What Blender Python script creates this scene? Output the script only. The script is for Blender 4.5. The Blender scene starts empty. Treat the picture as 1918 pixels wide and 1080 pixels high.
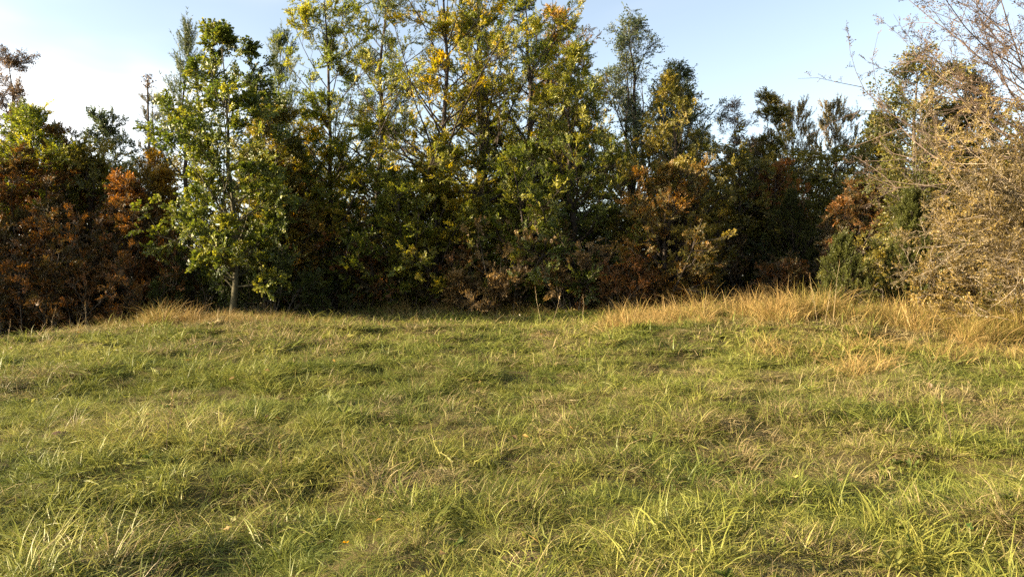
import bpy, math
import numpy as np

# ------------------------------------------------------------------ camera, sky, sun, exposure
SC = bpy.context.scene
COL = SC.collection
F, CX, HZ = 1420.0, 959.0, 520.0           # focal length in px of the 1918 px photo, centre column, horizon row
CAMZ = 1.6
cam_d = bpy.data.cameras.new('camera')
cam_d.sensor_width = 36.0
cam_d.lens = 36.0 * F / 1918.0
cam_d.clip_start = 0.05
cam_d.clip_end = 3000.0
cam = bpy.data.objects.new('camera', cam_d)
COL.objects.link(cam)
cam.location = (0, 0, CAMZ)
cam.rotation_euler = (math.radians(90) - math.atan((540 - HZ) / F), 0, 0)
SC.camera = cam

SUN_AZ = math.radians(-100.5)               # from +Y (view direction), negative = to the left
SUN_EL = math.radians(15.5)
world = bpy.data.worlds.new('World')
SC.world = world
world.use_nodes = True
wn, wl = world.node_tree.nodes, world.node_tree.links
wn.clear()
w_out = wn.new('ShaderNodeOutputWorld')
w_bg = wn.new('ShaderNodeBackground')
w_sky = wn.new('ShaderNodeTexSky')
w_sky.sky_type = 'NISHITA'
w_sky.sun_disc = False
w_sky.sun_elevation = SUN_EL
w_sky.sun_rotation = SUN_AZ
w_sky.altitude = 300
w_sky.air_density = 1.0
w_sky.dust_density = 1.6
w_sky.ozone_density = 1.0
w_bg.inputs['Strength'].default_value = 0.058
# thin high cloud: streaked noise over the whole dome brightens the sky where it is
w_tc = wn.new('ShaderNodeTexCoord')
w_map = wn.new('ShaderNodeMapping')
w_map.inputs['Rotation'].default_value = (0.0, math.radians(-12), math.radians(20))
w_map.inputs['Scale'].default_value = (1.2, 1.2, 4.5)
w_map.inputs['Location'].default_value = (4.32, 0.3, 0.4)
w_noise = wn.new('ShaderNodeTexNoise')
w_noise.inputs['Scale'].default_value = 1.1
w_noise.inputs['Detail'].default_value = 4.0
w_noise.inputs['Roughness'].default_value = 0.5
w_noise.inputs['Distortion'].default_value = 0.4
w_ramp = wn.new('ShaderNodeMapRange')
w_ramp.interpolation_type = 'SMOOTHSTEP'
w_ramp.inputs['From Min'].default_value = 0.40
w_ramp.inputs['From Max'].default_value = 0.72
w_ramp.inputs['To Min'].default_value = 0.20
w_ramp.inputs['To Max'].default_value = 1.0
w_bw = wn.new('ShaderNodeRGBToBW')
w_cl = wn.new('ShaderNodeVectorMath'); w_cl.operation = 'SCALE'
w_cl.inputs['Scale'].default_value = 2.1
w_mix = wn.new('ShaderNodeMix'); w_mix.data_type = 'RGBA'
wl.new(w_tc.outputs['Generated'], w_map.inputs['Vector'])
wl.new(w_map.outputs['Vector'], w_noise.inputs['Vector'])
wl.new(w_noise.outputs['Fac'], w_ramp.inputs['Value'])
wl.new(w_sky.outputs['Color'], w_bw.inputs['Color'])
wl.new(w_bw.outputs['Val'], w_cl.inputs[0])
wl.new(w_ramp.outputs['Result'], w_mix.inputs['Factor'])
wl.new(w_sky.outputs['Color'], w_mix.inputs['A'])
wl.new(w_cl.outputs['Vector'], w_mix.inputs['B'])
wl.new(w_mix.outputs['Result'], w_bg.inputs['Color'])
wl.new(w_bg.outputs['Background'], w_out.inputs['Surface'])

sun_d = bpy.data.lights.new('sun', 'SUN')
sun_d.energy = 5.0
sun_d.angle = math.radians(0.6)
sun_d.color = (1.0, 0.80, 0.53)
sun = bpy.data.objects.new('sun', sun_d)
COL.objects.link(sun)
sv = (math.cos(SUN_EL) * math.sin(SUN_AZ), math.cos(SUN_EL) * math.cos(SUN_AZ), math.sin(SUN_EL))
sun.rotation_euler = (math.radians(90) - SUN_EL, 0, math.pi - SUN_AZ)
sun.location = (sv[0] * 60, sv[1] * 60, sv[2] * 60)

SC.view_settings.view_transform = 'Standard'
SC.view_settings.look = 'None'
SC.view_settings.gamma = 1.0
SC.view_settings.use_curve_mapping = False
SC.view_settings.exposure = 2.42
SC.cycles.max_bounces = 4
SC.cycles.diffuse_bounces = 2
SC.cycles.glossy_bounces = 2
SC.cycles.transmission_bounces = 4
SC.cycles.use_adaptive_sampling = True
SC.cycles.sample_clamp_indirect = 2.0
SC.cycles.adaptive_threshold = 0.010
SC.cycles.use_denoising = False
SC.render.filter_size = 1.25
SC.cycles.caustics_reflective = False
SC.cycles.caustics_refractive = False

# ------------------------------------------------------------------ helpers
RS = np.random.RandomState


def vnoise(x, y, seed=0):
    """smooth value noise 0..1 on arrays"""
    x = np.asarray(x, float); y = np.asarray(y, float)
    xi = np.floor(x).astype(np.int64); yi = np.floor(y).astype(np.int64)
    fx = x - xi; fy = y - yi
    fx = fx * fx * (3 - 2 * fx); fy = fy * fy * (3 - 2 * fy)

    def hsh(a, b):
        n = (a * 374761393 + b * 668265263 + seed * 974711) & 0x7fffffff
        n = ((n ^ (n >> 13)) * 1274126177) & 0x7fffffff
        n = n ^ (n >> 16)
        return (n % 65536) / 65535.0
    a = hsh(xi, yi); b = hsh(xi + 1, yi); c = hsh(xi, yi + 1); d = hsh(xi + 1, yi + 1)
    return (a * (1 - fx) + b * fx) * (1 - fy) + (c * (1 - fx) + d * fx) * fy


def sstep(a, b, x):
    t = np.clip((np.asarray(x, float) - a) / (b - a), 0, 1)
    return t * t * (3 - 2 * t)


_BX = np.array([-400, -30, -14, -11, -8, -5, 0, 5, 10, 16, 30, 400.])
_BH = np.array([-1.0, -0.5, -.05, .10, .42, .46, .44, .60, .66, .75, .9, 1.5])


def ground_h(x, y, lumps=True):
    x = np.asarray(x, float); y = np.asarray(y, float)
    back = np.interp(x, _BX, _BH)
    h = back * sstep(5.0, 18.0, y)
    # left: the ground falls away behind the meadow's crest
    left = sstep(-8.5, -13.0, x)
    h = h - left * 0.8 * sstep(17.5, 22.5, y)
    h = h + (1 - left) * 0.045 * np.clip(y - 21.0, 0, 14)
    # right-hand bank
    h = h + 0.22 * np.exp(-((x - 5.5) / 3.0) ** 2 - ((y - 14.5) / 3.0) ** 2)
    if lumps:
        k = np.exp(-np.maximum(0, np.abs(y - 12) - 16) / 10.0)
        h = h + k * (0.20 * (vnoise(x / 2.3, y / 2.3, 3) - .5) + 0.14 * (vnoise(x / .85 + 7, y / .85, 5) - .5)
                     + 0.11 * (vnoise(x / .38, y / .38 + 3, 8) - .5))
    return h


def gz(x, y):
    return float(ground_h(x, y, False))


def new_mesh(name, verts, quads=None, tris=None, attrs=None, mats=(), smooth=False):
    me = bpy.data.meshes.new(name)
    verts = np.asarray(verts, np.float32).reshape(-1, 3)
    me.vertices.add(len(verts))
    me.vertices.foreach_set('co', verts.ravel())
    li, ls, lt = [], [], []
    pos = 0
    if quads is not None and len(quads):
        q = np.asarray(quads, np.int32).reshape(-1, 4)
        li.append(q.ravel()); ls.append(np.arange(len(q)) * 4 + pos); lt.append(np.full(len(q), 4)); pos += q.size
    if tris is not None and len(tris):
        t = np.asarray(tris, np.int32).reshape(-1, 3)
        li.append(t.ravel()); ls.append(np.arange(len(t)) * 3 + pos); lt.append(np.full(len(t), 3)); pos += t.size
    li = np.concatenate(li).astype(np.int32); ls = np.concatenate(ls).astype(np.int32); lt = np.concatenate(lt).astype(np.int32)
    me.loops.add(len(li)); me.loops.foreach_set('vertex_index', li)
    me.polygons.add(len(ls)); me.polygons.foreach_set('loop_start', ls); me.polygons.foreach_set('loop_total', lt)
    if smooth:
        me.polygons.foreach_set('use_smooth', np.ones(len(ls), bool))
    for k, v in (attrs or {}).items():
        a = me.attributes.new(k, 'FLOAT', 'POINT')
        a.data.foreach_set('value', np.asarray(v, np.float32).ravel())
    me.update(calc_edges=True)
    for m in mats:
        me.materials.append(m)
    return me


def obj(name, me, parent=None, loc=None, kind=None):
    o = bpy.data.objects.new(name, me)
    COL.objects.link(o)
    if parent is not None:
        o.parent = parent
    if loc is not None:
        o.location = loc
    if kind:
        o['kind'] = kind
    return o


def thing(name, label, cat, loc, group=None):
    o = bpy.data.objects.new(name, None)
    o.empty_display_size = 0.2
    COL.objects.link(o)
    o.location = loc
    o['label'] = label; o['category'] = cat
    if group:
        o['group'] = group
    return o


def norm(v):
    return v / np.maximum(np.linalg.norm(v, axis=-1, keepdims=True), 1e-9)


def polylines(r, P0, D, L, n, up=0.0, wob=0.1):
    """B polylines of n points from P0 along D, bending up and wandering"""
    B = len(P0)
    d = norm(D)
    seg = (L / (n - 1))[:, None]
    pts = np.zeros((B, n, 3)); pts[:, 0] = P0
    w = np.zeros((B, 3))
    upv = np.array([0, 0, 1.0])
    for k in range(1, n):
        w = w * .6 + r.normal(0, wob, (B, 3))
        upk = up[:, None] if isinstance(up, np.ndarray) else up
        d = norm(d + w + upv * upk / (n - 1))
        pts[:, k] = pts[:, k - 1] + d * seg
    return pts


def tubes(pts, rad, s):
    """pts (B,n,3), rad (B,n) -> verts, quads"""
    B, n, _ = pts.shape
    t = np.gradient(pts, axis=1); t = norm(t)
    ref = np.where(np.abs(t[..., 2:3]) > .9, np.array([1.0, 0, 0]), np.array([0, 0, 1.0]))
    a = norm(np.cross(t, ref)); b = np.cross(t, a)
    th = np.arange(s) * 2 * math.pi / s
    ring = pts[:, :, None, :] + rad[:, :, None, None] * (np.cos(th)[:, None] * a[:, :, None, :] + np.sin(th)[:, None] * b[:, :, None, :])
    v = ring.reshape(-1, 3)
    base = (np.arange(B)[:, None, None] * n + np.arange(n - 1)[None, :, None]) * s
    i = np.arange(s)[None, None, :]; j = (np.arange(s)[None, None, :] + 1) % s
    q = np.stack([base + i, base + j, base + s + j, base + s + i], -1).reshape(-1, 4)
    return v, q


def merge(parts):
    vs, qs, off = [], [], 0
    for v, q in parts:
        vs.append(v); qs.append(q + off); off += len(v)
    return np.concatenate(vs), np.concatenate(qs)


def along(pts, pi, u):
    n = pts.shape[1]
    x = u * (n - 1); k = np.minimum(x.astype(int), n - 2); f = (x - k)[:, None]
    a = pts[pi, k]; b = pts[pi, k + 1]
    return a * (1 - f) + b * f, norm(b - a)


def spread(r, tan, ang):
    """unit vectors at angle ang from tan, random roll"""
    rnd = norm(r.normal(size=tan.shape))
    per = norm(np.cross(tan, rnd))
    return tan * np.cos(ang)[:, None] + per * np.sin(ang)[:, None]


def leaf_cards(r, P, X, N, size, tone, kind='simple', width=.5):
    """leaf blades at P, along X, roughly facing N, folded on the midrib"""
    X = norm(X); Y = norm(np.cross(N, X)); Z = np.cross(X, Y)
    n = len(P)
    s = size[:, None]
    w = (width * size * (0.85 + .3 * r.rand(n)))[:, None]
    fold = (0.10 + .25 * r.rand(n))[:, None] * w
    curl = (r.rand(n)[:, None] - .2) * .3 * s
    if kind == 'oak':
        c0 = P; tip = P + X * s - Z * curl
        c1 = P + X * s * .42; c2 = P + X * s * .76 - Z * curl * .4
        l1 = c1 + Y * w * .40 + Z * fold; r1 = c1 - Y * w * .40 + Z * fold
        l2 = c2 + Y * w * .5 + Z * fold; r2 = c2 - Y * w * .5 + Z * fold
        V = np.stack([c0, c1, c2, tip, l1, r1, l2, r2], 1)
        b = np.arange(n)[:, None] * 8
        T = np.concatenate([b + np.array(t) for t in ([0, 1, 4], [0, 5, 1], [2, 3, 6], [2, 7, 3], [1, 2, 6], [1, 6, 4], [1, 5, 7], [1, 7, 2])])
        return V.reshape(-1, 3), T, np.repeat(tone, 8)
    tip = P + X * s - Z * curl
    m = P + X * s * (.42 + .12 * r.rand(n))[:, None]
    V = np.stack([P, m + Y * w * .5 + Z * fold, tip, m - Y * w * .5 + Z * fold], 1)
    b = np.arange(n)[:, None] * 4
    T = np.concatenate([b + np.array([0, 2, 1]), b + np.array([0, 3, 2])])
    return V.reshape(-1, 3), T, np.repeat(tone, 4)


PROF = {
    'oval': lambda t: np.sin(np.pi * np.clip(t * .93 + .05, 0, 1) ** .85) ** .7,
    'egg': lambda t: np.sin(np.pi * np.clip(t * .86 + .12, 0, 1) ** .65) ** .75,
    'column': lambda t: np.minimum(1, .55 + t * 2.5) * np.clip((1 - t) * 2.2, .10, 1) ** .6,
    'cone': lambda t: .10 + .9 * (1 - t) ** .85,
    'vase': lambda t: .35 + .65 * np.sin(np.pi * (t * .62 + .1)),
}


def wood_and_leaves(r, l1, rad1, n2, n3, nl, leaf, wid, lkind, tone_z=0.0, H=1.0, tone_b=0.0, up2=.25, spr=.9, drop=.0,
                    l2scale=.42, inner=.22, twig=.34, n3pts=2, side_tone=0.0, tw_keep=.55):
    """from limb polylines l1 build side branches, twigs and leaf blades"""
    B1, n1p, _ = l1.shape
    L1 = np.linalg.norm(np.diff(l1, axis=1), axis=2).sum(1)
    p2 = np.repeat(np.arange(B1), n2)
    u2 = inner + (1 - inner) * r.rand(len(p2)) ** .8
    S2, T2 = along(l1, p2, u2)
    D2 = spread(r, T2, .45 + .55 * r.rand(len(p2)))
    Ln2 = np.maximum(L1[p2] * l2scale * (1.15 - .65 * u2) * (.6 + .8 * r.rand(len(p2))), .16)
    l2 = polylines(r, S2, D2, Ln2, 4, up2, .15)
    rad2 = np.maximum(rad1[p2] * .38, .003)[:, None] * np.linspace(1, .35, 4)[None]
    p3 = np.repeat(np.arange(len(p2)), n3)
    u3 = .18 + .82 * r.rand(len(p3)) ** .85
    S3, T3 = along(l2, p3, u3)
    D3 = spread(r, T3, .35 + .7 * r.rand(len(p3)))
    Ln3 = twig * (.45 + .9 * r.rand(len(p3)))
    l3 = polylines(r, S3, D3, Ln3, n3pts, up2 * .4, .16)
    rad3 = np.maximum(rad2[p3, 2] * .42, .0022)[:, None] * np.linspace(1, .5, n3pts)[None]
    wood = tubes(l2, rad2, 3)
    X = norm(l3[:, -1] - l3[:, 0] + np.array([0, 0, -drop]) * twig)
    up = norm(r.normal(size=X.shape) * .5 + np.array([sv[0] * .3, sv[1] * .3, .85]))
    Y = norm(np.cross(up, X)); Z = np.cross(X, Y)
    eul = np.stack([np.arctan2(Y[:, 2], Z[:, 2]), -np.arcsin(np.clip(X[:, 2], -1, 1)), np.arctan2(X[:, 1], X[:, 0])], 1)
    n1r = r.rand(B1); n2r = r.rand(len(p2)); n3r = r.rand(len(p3))
    tone = .38 * n1r[p2[p3]] + .34 * n2r[p3] + .28 * n3r
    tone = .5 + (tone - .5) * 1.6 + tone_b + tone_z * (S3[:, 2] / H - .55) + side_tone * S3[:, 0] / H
    scl = leaf / .09 * (.65 + .7 * r.rand(len(p3)))
    return wood, dict(P=S3, rot=eul, scl=scl, idx=r.randint(0, 5, len(p3)), tone=np.clip(tone, 0, 1), kind=lkind)


def gen_tree(seed, H, R, cb=.15, prof='oval', n1=46, n2=7, n3=6, nl=8, leaf=.095, wid=.55, lkind='simple', e0=15, e1=65, tr=None,
             lean=(0, 0), wob=.012, fork=0, tone_z=0., tone_b=0., gap=.35, **kw):
    r = RS(seed)
    tr = tr or .014 * H + .02
    n = 16
    z = np.linspace(0, 1, n)
    stems = []
    nst = 1 + fork
    for k in range(nst):
        az = r.rand() * 6.28 if k else 0
        wx = np.cumsum(r.normal(0, wob * H * .5, n)) ; wy = np.cumsum(r.normal(0, wob * H * .5, n))
        wx -= wx[0]; wy -= wy[0]
        out = (.10 + .12 * r.rand()) * R * 2.6 * np.clip(z - .18, 0, 1) if k else 0 * z
        hh = H * (.97 if k == 0 else .78 + .18 * r.rand())
        stems.append(np.stack([lean[0] * z ** 1.2 + wx + out * np.cos(az), lean[1] * z + wy + out * np.sin(az), z * hh - (.25 * (z == 0))], 1))
    stems = np.array(stems)
    rt = np.array([tr * (1 if k == 0 else .75) for k in range(nst)])
    rads = rt[:, None] * np.maximum((1 - z[None]) ** .8 * (1 + .55 * np.exp(-z[None] * 22)), .08)
    tb = n1
    t = ((np.arange(tb) + r.rand(tb)) / tb) ** 1.12
    az = np.arange(tb) * 2.39996 + r.normal(0, .35, tb)
    lob = 1 - gap * .55 + gap * (np.sin(az * 2 + r.rand() * 6 + t * 5) * .55 + np.sin(az * 3 + r.rand() * 6 - t * 9) * .45)
    rr = R * PROF[prof](t) * lob * (.72 + .42 * r.rand(tb))
    zc = cb * H + t * (1 - cb) * H * (.90 + .12 * r.rand(tb))
    el = np.radians(e0 + (e1 - e0) * t + r.normal(0, 8, tb))
    zs = np.clip(zc - rr * np.tan(el), cb * .6 * H, .93 * H)
    si = r.randint(0, nst, tb)
    frac = np.clip(zs / stems[si, -1, 2], 0, .96)
    S, _ = along(stems, si, frac)
    c0 = np.stack([np.interp(zc / H, z, stems[0, :, 0]), np.interp(zc / H, z, stems[0, :, 1])], 1)
    target = np.stack([c0[:, 0] + rr * np.cos(az), c0[:, 1] + rr * np.sin(az), zc], 1)
    D = target - S
    L = np.linalg.norm(D, axis=1)
    D = norm(D); D[:, 2] -= .12
    l1 = polylines(r, S, D, L * 1.03, 7, .35, .07)
    rad1 = np.maximum(np.interp(frac, z, rads[0]) * .42, .008)
    wood1 = tubes(l1, rad1[:, None] * np.linspace(1, .3, 7)[None], 5)
    wood2, leaves = wood_and_leaves(r, l1, rad1, n2, n3, nl, leaf, wid, lkind, tone_z, H, tone_b, **kw)
    trunks = [tubes(stems[k:k + 1], rads[k:k + 1], 9) for k in range(nst)]
    return trunks, merge([wood1, wood2]), leaves


def gen_shrub(seed, H, R, stems=14, n2=7, n3=6, nl=8, leaf=.05, wid=.55, lkind='simple', rad=.018, arch=-.5, tone_z=0., tone_b=0., depth=1.0, base=.35, **kw):
    r = RS(seed)
    az = np.arange(stems) * 2.39996 + r.normal(0, .3, stems)
    k = np.sqrt((np.arange(stems) + .5) / stems) * (.75 + .4 * r.rand(stems))
    S = np.stack([R * base * k * np.cos(az), R * base * k * np.sin(az) * depth, np.full(stems, -.1)], 1)
    zt = H * np.sqrt(np.clip(1.06 - k ** 2, .06, 1)) * (.72 + .34 * r.rand(stems))
    tgt = np.stack([R * k * np.cos(az), R * k * np.sin(az) * depth, zt], 1)
    D = tgt - S
    L = np.linalg.norm(D, axis=1)
    D = norm(D); D[:, 2] -= arch * .4
    l1 = polylines(r, S, norm(D), L * 1.08, 8, np.full(stems, arch), .08)
    rad1 = np.full(stems, rad) * (.7 + .6 * r.rand(stems))
    wood1 = tubes(l1, rad1[:, None] * np.linspace(1, .3, 8)[None], 5)
    wood2, leaves = wood_and_leaves(r, l1, rad1, n2, n3, nl, leaf, wid, lkind, tone_z, H, tone_b, **kw)
    return merge([wood1, wood2]), leaves


def needle_shoots(r, P, X, length, nn, nlen, nwid, ang, tone):
    """bottle-brush shoots: nn thin needles round each axis"""
    n = len(P)
    i = np.repeat(np.arange(n), nn)
    u = r.rand(len(i))
    B = P[i] + X[i] * (length[i] * u)[:, None]
    d = spread(r, X[i], ang * (.7 + .6 * r.rand(len(i))))
    sd = norm(np.cross(d, norm(r.normal(size=d.shape))))
    ln = (nlen * (.75 + .5 * r.rand(len(i))))[:, None]
    V = np.stack([B - sd * nwid * .5, B + sd * nwid * .5, B + d * ln], 1).reshape(-1, 3)
    T = np.arange(len(i) * 3).reshape(-1, 3)
    tn = np.clip(tone[i] + .35 * (r.rand(len(i)) - .5), 0, 1)
    return V, T, np.repeat(tn, 3)


def gen_pine(seed, H, R, cb=.2, whorls=11, per=6, n2=5, nn=34, nlen=.085, nwid=.010, sl=.26, rise=30, tr=None, shootmul=1, dense=4, tone_b=0.):
    r = RS(seed)
    n = 14
    z = np.linspace(0, 1, n)
    wx = np.cumsum(r.normal(0, .006 * H, n)); wy = np.cumsum(r.normal(0, .006 * H, n))
    stem = np.stack([wx - wx[0], wy - wy[0], z * H * .97 - .25 * (z == 0)], 1)[None]
    tr = tr or .011 * H + .02
    rads = (tr * np.maximum(1 - z, .07) ** .85)[None]
    wz = np.repeat(np.linspace(cb, .96, whorls) + r.normal(0, .01, whorls), per)
    B = len(wz)
    az = np.tile(np.arange(per) * 6.283 / per, whorls) + np.repeat(r.rand(whorls) * 6, per) + r.normal(0, .25, B)
    t = (wz - cb) / (1 - cb)
    Ln = R * (.20 + .80 * (1 - np.clip(t, 0, 1)) ** .8) * (.45 + .75 * r.rand(B))
    el = np.radians(rise * .4 + (rise + 20) * t ** 1.3 + r.normal(0, 6, B))
    S, _ = along(stem, np.zeros(B, int), np.clip(wz, 0, .99))
    D = np.stack([np.cos(az) * np.cos(el), np.sin(az) * np.cos(el), np.sin(el)], 1)
    l1 = polylines(r, S, D, Ln, 6, .5, .05)
    rad1 = np.maximum(.35 * np.interp(wz, z, rads[0]), .006)
    p2 = np.repeat(np.arange(B), n2)
    u2 = .25 + .75 * r.rand(len(p2)) ** .7
    S2, T2 = along(l1, p2, u2)
    D2 = norm(spread(r, T2, .5 + .4 * r.rand(len(p2))) + np.array([0, 0, .45]))
    L2 = np.maximum(.45 * Ln[p2] * (1.2 - .7 * u2), .15) * (.6 + .7 * r.rand(len(p2)))
    l2 = polylines(r, S2, D2, L2, 4, .5, .06)
    rad2 = np.maximum(rad1[p2] * .4, .004)
    wood = merge([tubes(l1, rad1[:, None] * np.linspace(1, .35, 6)[None], 5), tubes(l2, rad2[:, None] * np.linspace(1, .5, 4)[None], 3)])
    # shoots sit on the outer parts of side branches, tips of limbs and the leader
    p3 = np.repeat(np.arange(len(p2)), dense)
    u3 = np.clip(.25 + .8 * r.rand(len(p3)), 0, 1)
    S3, T3 = along(l2, p3, u3)
    X3 = norm(spread(r, T3, .15 + .5 * r.rand(len(p3))) + np.array([0, 0, .55]))
    ls = sl * (.6 + .7 * r.rand(len(p3)))
    tips = np.array([[0, 0, H * .97 - .05]]) + stem[0, -1] * np.array([1, 1, 0])
    Pt = np.concatenate([S3, l1[:, -1], tips]); Xt = np.concatenate([X3, norm(l1[:, -1] - l1[:, -2] + np.array([0, 0, .02])), [[0, 0, 1.]]])
    lt = np.concatenate([ls, np.full(B, sl * 1.3), [sl * 1.8]])
    brn = r.rand(B)
    tone = np.concatenate([.25 + .5 * brn[p2[p3]], .3 + .5 * brn, [.5]]) + tone_b
    leaves = needle_shoots(r, Pt, Xt, lt, nn, nlen, nwid, .75, tone)
    return [tubes(stem, rads, 8)], wood, leaves


# ------------------------------------------------------------------ materials
def node_mat(name):
    m = bpy.data.materials.new(name)
    m.use_nodes = True
    nt = m.node_tree
    nt.nodes.clear()
    return m, nt.nodes, nt.links


def ramp_node(N, stops):
    rp = N.new('ShaderNodeValToRGB')
    cr = rp.color_ramp
    while len(cr.elements) < len(stops):
        cr.elements.new(.5)
    for e, (p, c) in zip(cr.elements, stops):
        e.position = p; e.color = (*c, 1)
    return rp


def leaf_mat(name, c0, c1, c2, trans=.38, rough=.42, spec=.4):
    m, N, L = node_mat(name)
    out = N.new('ShaderNodeOutputMaterial')
    at = N.new('ShaderNodeAttribute'); at.attribute_name = 'tone'
    tc = N.new('ShaderNodeTexCoord')
    nz = N.new('ShaderNodeTexNoise'); nz.inputs['Scale'].default_value = 1.3; nz.inputs['Detail'].default_value = 2
    ma = N.new('ShaderNodeMath'); ma.operation = 'MULTIPLY_ADD'; ma.inputs[1].default_value = .55; ma.inputs[2].default_value = -.275
    ad = N.new('ShaderNodeMath'); ad.operation = 'ADD'; ad.use_clamp = True
    rp = ramp_node(N, [(.12, c0), (.5, c1), (.92, c2)])
    L.new(tc.outputs['Object'], nz.inputs['Vector'])
    it = N.new('ShaderNodeAttribute'); it.attribute_name = 'itone'; it.attribute_type = 'INSTANCER'
    sm = N.new('ShaderNodeMath'); sm.operation = 'ADD'
    L.new(at.outputs['Fac'], sm.inputs[0]); L.new(it.outputs['Fac'], sm.inputs[1])
    L.new(nz.outputs['Fac'], ma.inputs[0]); L.new(ma.outputs[0], ad.inputs[0]); L.new(sm.outputs[0], ad.inputs[1])
    L.new(ad.outputs[0], rp.inputs['Fac'])
    pb = N.new('ShaderNodeBsdfPrincipled')
    pb.inputs['Roughness'].default_value = rough
    pb.inputs['Specular IOR Level'].default_value = spec
    tr = N.new('ShaderNodeBsdfTranslucent')
    hs = N.new('ShaderNodeHueSaturation'); hs.inputs['Saturation'].default_value = 1.1; hs.inputs['Value'].default_value = 1.35
    mx = N.new('ShaderNodeMixShader'); mx.inputs[0].default_value = trans
    L.new(rp.outputs['Color'], pb.inputs['Base Color'])
    L.new(rp.outputs['Color'], hs.inputs['Color']); L.new(hs.outputs['Color'], tr.inputs['Color'])
    L.new(pb.outputs[0], mx.inputs[1]); L.new(tr.outputs[0], mx.inputs[2])
    L.new(mx.outputs[0], out.inputs['Surface'])
    return m


def bark_mat(name, c0, c1, scale=9.0):
    m, N, L = node_mat(name)
    out = N.new('ShaderNodeOutputMaterial')
    tc = N.new('ShaderNodeTexCoord')
    mp = N.new('ShaderNodeMapping'); mp.inputs['Scale'].default_value = (1, 1, .25)
    nz = N.new('ShaderNodeTexNoise'); nz.inputs['Scale'].default_value = scale * 2; nz.inputs['Detail'].default_value = 5; nz.inputs['Roughness'].default_value = .65
    rp = ramp_node(N, [(.3, c0), (.7, c1)])
    pb = N.new('ShaderNodeBsdfPrincipled'); pb.inputs['Roughness'].default_value = .85; pb.inputs['Specular IOR Level'].default_value = .2
    bp = N.new('ShaderNodeBump'); bp.inputs['Strength'].default_value = .7; bp.inputs['Distance'].default_value = .02
    L.new(tc.outputs['Object'], mp.inputs['Vector']); L.new(mp.outputs[0], nz.inputs['Vector'])
    L.new(nz.outputs['Fac'], rp.inputs['Fac']); L.new(rp.outputs['Color'], pb.inputs['Base Color'])
    L.new(nz.outputs['Fac'], bp.inputs['Height']); L.new(bp.outputs[0], pb.inputs['Normal'])
    L.new(pb.outputs[0], out.inputs['Surface'])
    return m


LM = {
    'herb': leaf_mat('herb_leaf', (.055, .078, .018), (.11, .13, .026), (.19, .18, .05), rough=.7, spec=.15),
    'oak': leaf_mat('oak_leaf', (.052, .074, .012), (.115, .138, .022), (.25, .235, .034), spec=.45),
    'light': leaf_mat('light_green_leaf', (0.085, 0.112, 0.015), (0.171, 0.195, 0.026), (0.329, 0.295, 0.039), trans=.45),
    'yellow': leaf_mat('yellow_green_leaf', (0.122, 0.136, 0.018), (0.256, 0.236, 0.029), (0.488, 0.342, 0.033), trans=.45),
    'olive': leaf_mat('olive_leaf', (.065, .072, .014), (.135, .125, .023), (.25, .19, .032)),
    'orange': leaf_mat('orange_leaf', (.085, .075, .018), (.22, .125, .026), (.38, .18, .030)),
    'ochre': leaf_mat('ochre_leaf', (0.110, 0.088, 0.020), (0.232, 0.159, 0.029), (0.415, 0.236, 0.033)),
    'rust': leaf_mat('rust_leaf', (.064, .052, .016), (.155, .080, .023), (.28, .115, .030)),
    'red': leaf_mat('red_leaf', (.050, .042, .014), (.135, .052, .018), (.26, .085, .026)),
    'dark': leaf_mat('dark_green_leaf', (.030, .045, .010), (.062, .082, .016), (.125, .135, .022)),
    'blue': leaf_mat('grey_green_leaf', (0.046, 0.065, 0.029), (0.079, 0.100, 0.042), (0.134, 0.147, 0.055)),
    'plum': leaf_mat('purplish_leaf', (.050, .036, .024), (.098, .066, .042), (.17, .115, .062)),
    'brown': leaf_mat('dry_brown_leaf', (0.091, 0.059, 0.024), (0.195, 0.124, 0.046), (0.329, 0.212, 0.073), trans=.3),
    'thorn': leaf_mat('thorn_leaf', (.050, .040, .013), (.125, .090, .026), (.27, .190, .046), trans=.35),
    'pine': leaf_mat('pine_needle', (0.046, 0.066, 0.031), (0.091, 0.112, 0.046), (0.159, 0.165, 0.066), trans=.25, spec=.3),
    'oldpine': leaf_mat('brownish_needle', (.085, .080, .032), (.16, .13, .050), (.26, .19, .070), trans=.25, spec=.3),
    'juniper': leaf_mat('juniper_needle', (.040, .046, .011), (.080, .086, .019), (.14, .135, .030), trans=.25, spec=.15),
}
BARK = bark_mat('grey_brown_bark', (.045, .036, .026), (.14, .115, .085))
BARK_DARK = bark_mat('dark_bark', (.020, .016, .013), (.07, .055, .042))
BARK_PALE = bark_mat('pale_twig_bark', (.13, .10, .065), (.32, .26, .18))
BARK_GREEN = bark_mat('mossy_oak_bark', (.028, .025, .014), (.08, .072, .038))

# ------------------------------------------------------------------ the ground: one sheet out to the horizon
def axis(lo, hi, step, far, grow):
    a = list(np.arange(lo, hi + 1e-6, step))
    s = step
    x = hi
    while x < far:
        s *= grow; x += s; a.append(x)
    s = step; x = lo
    while x > -far:
        s *= grow; x -= s; a.insert(0, x)
    return np.array(a)


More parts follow.
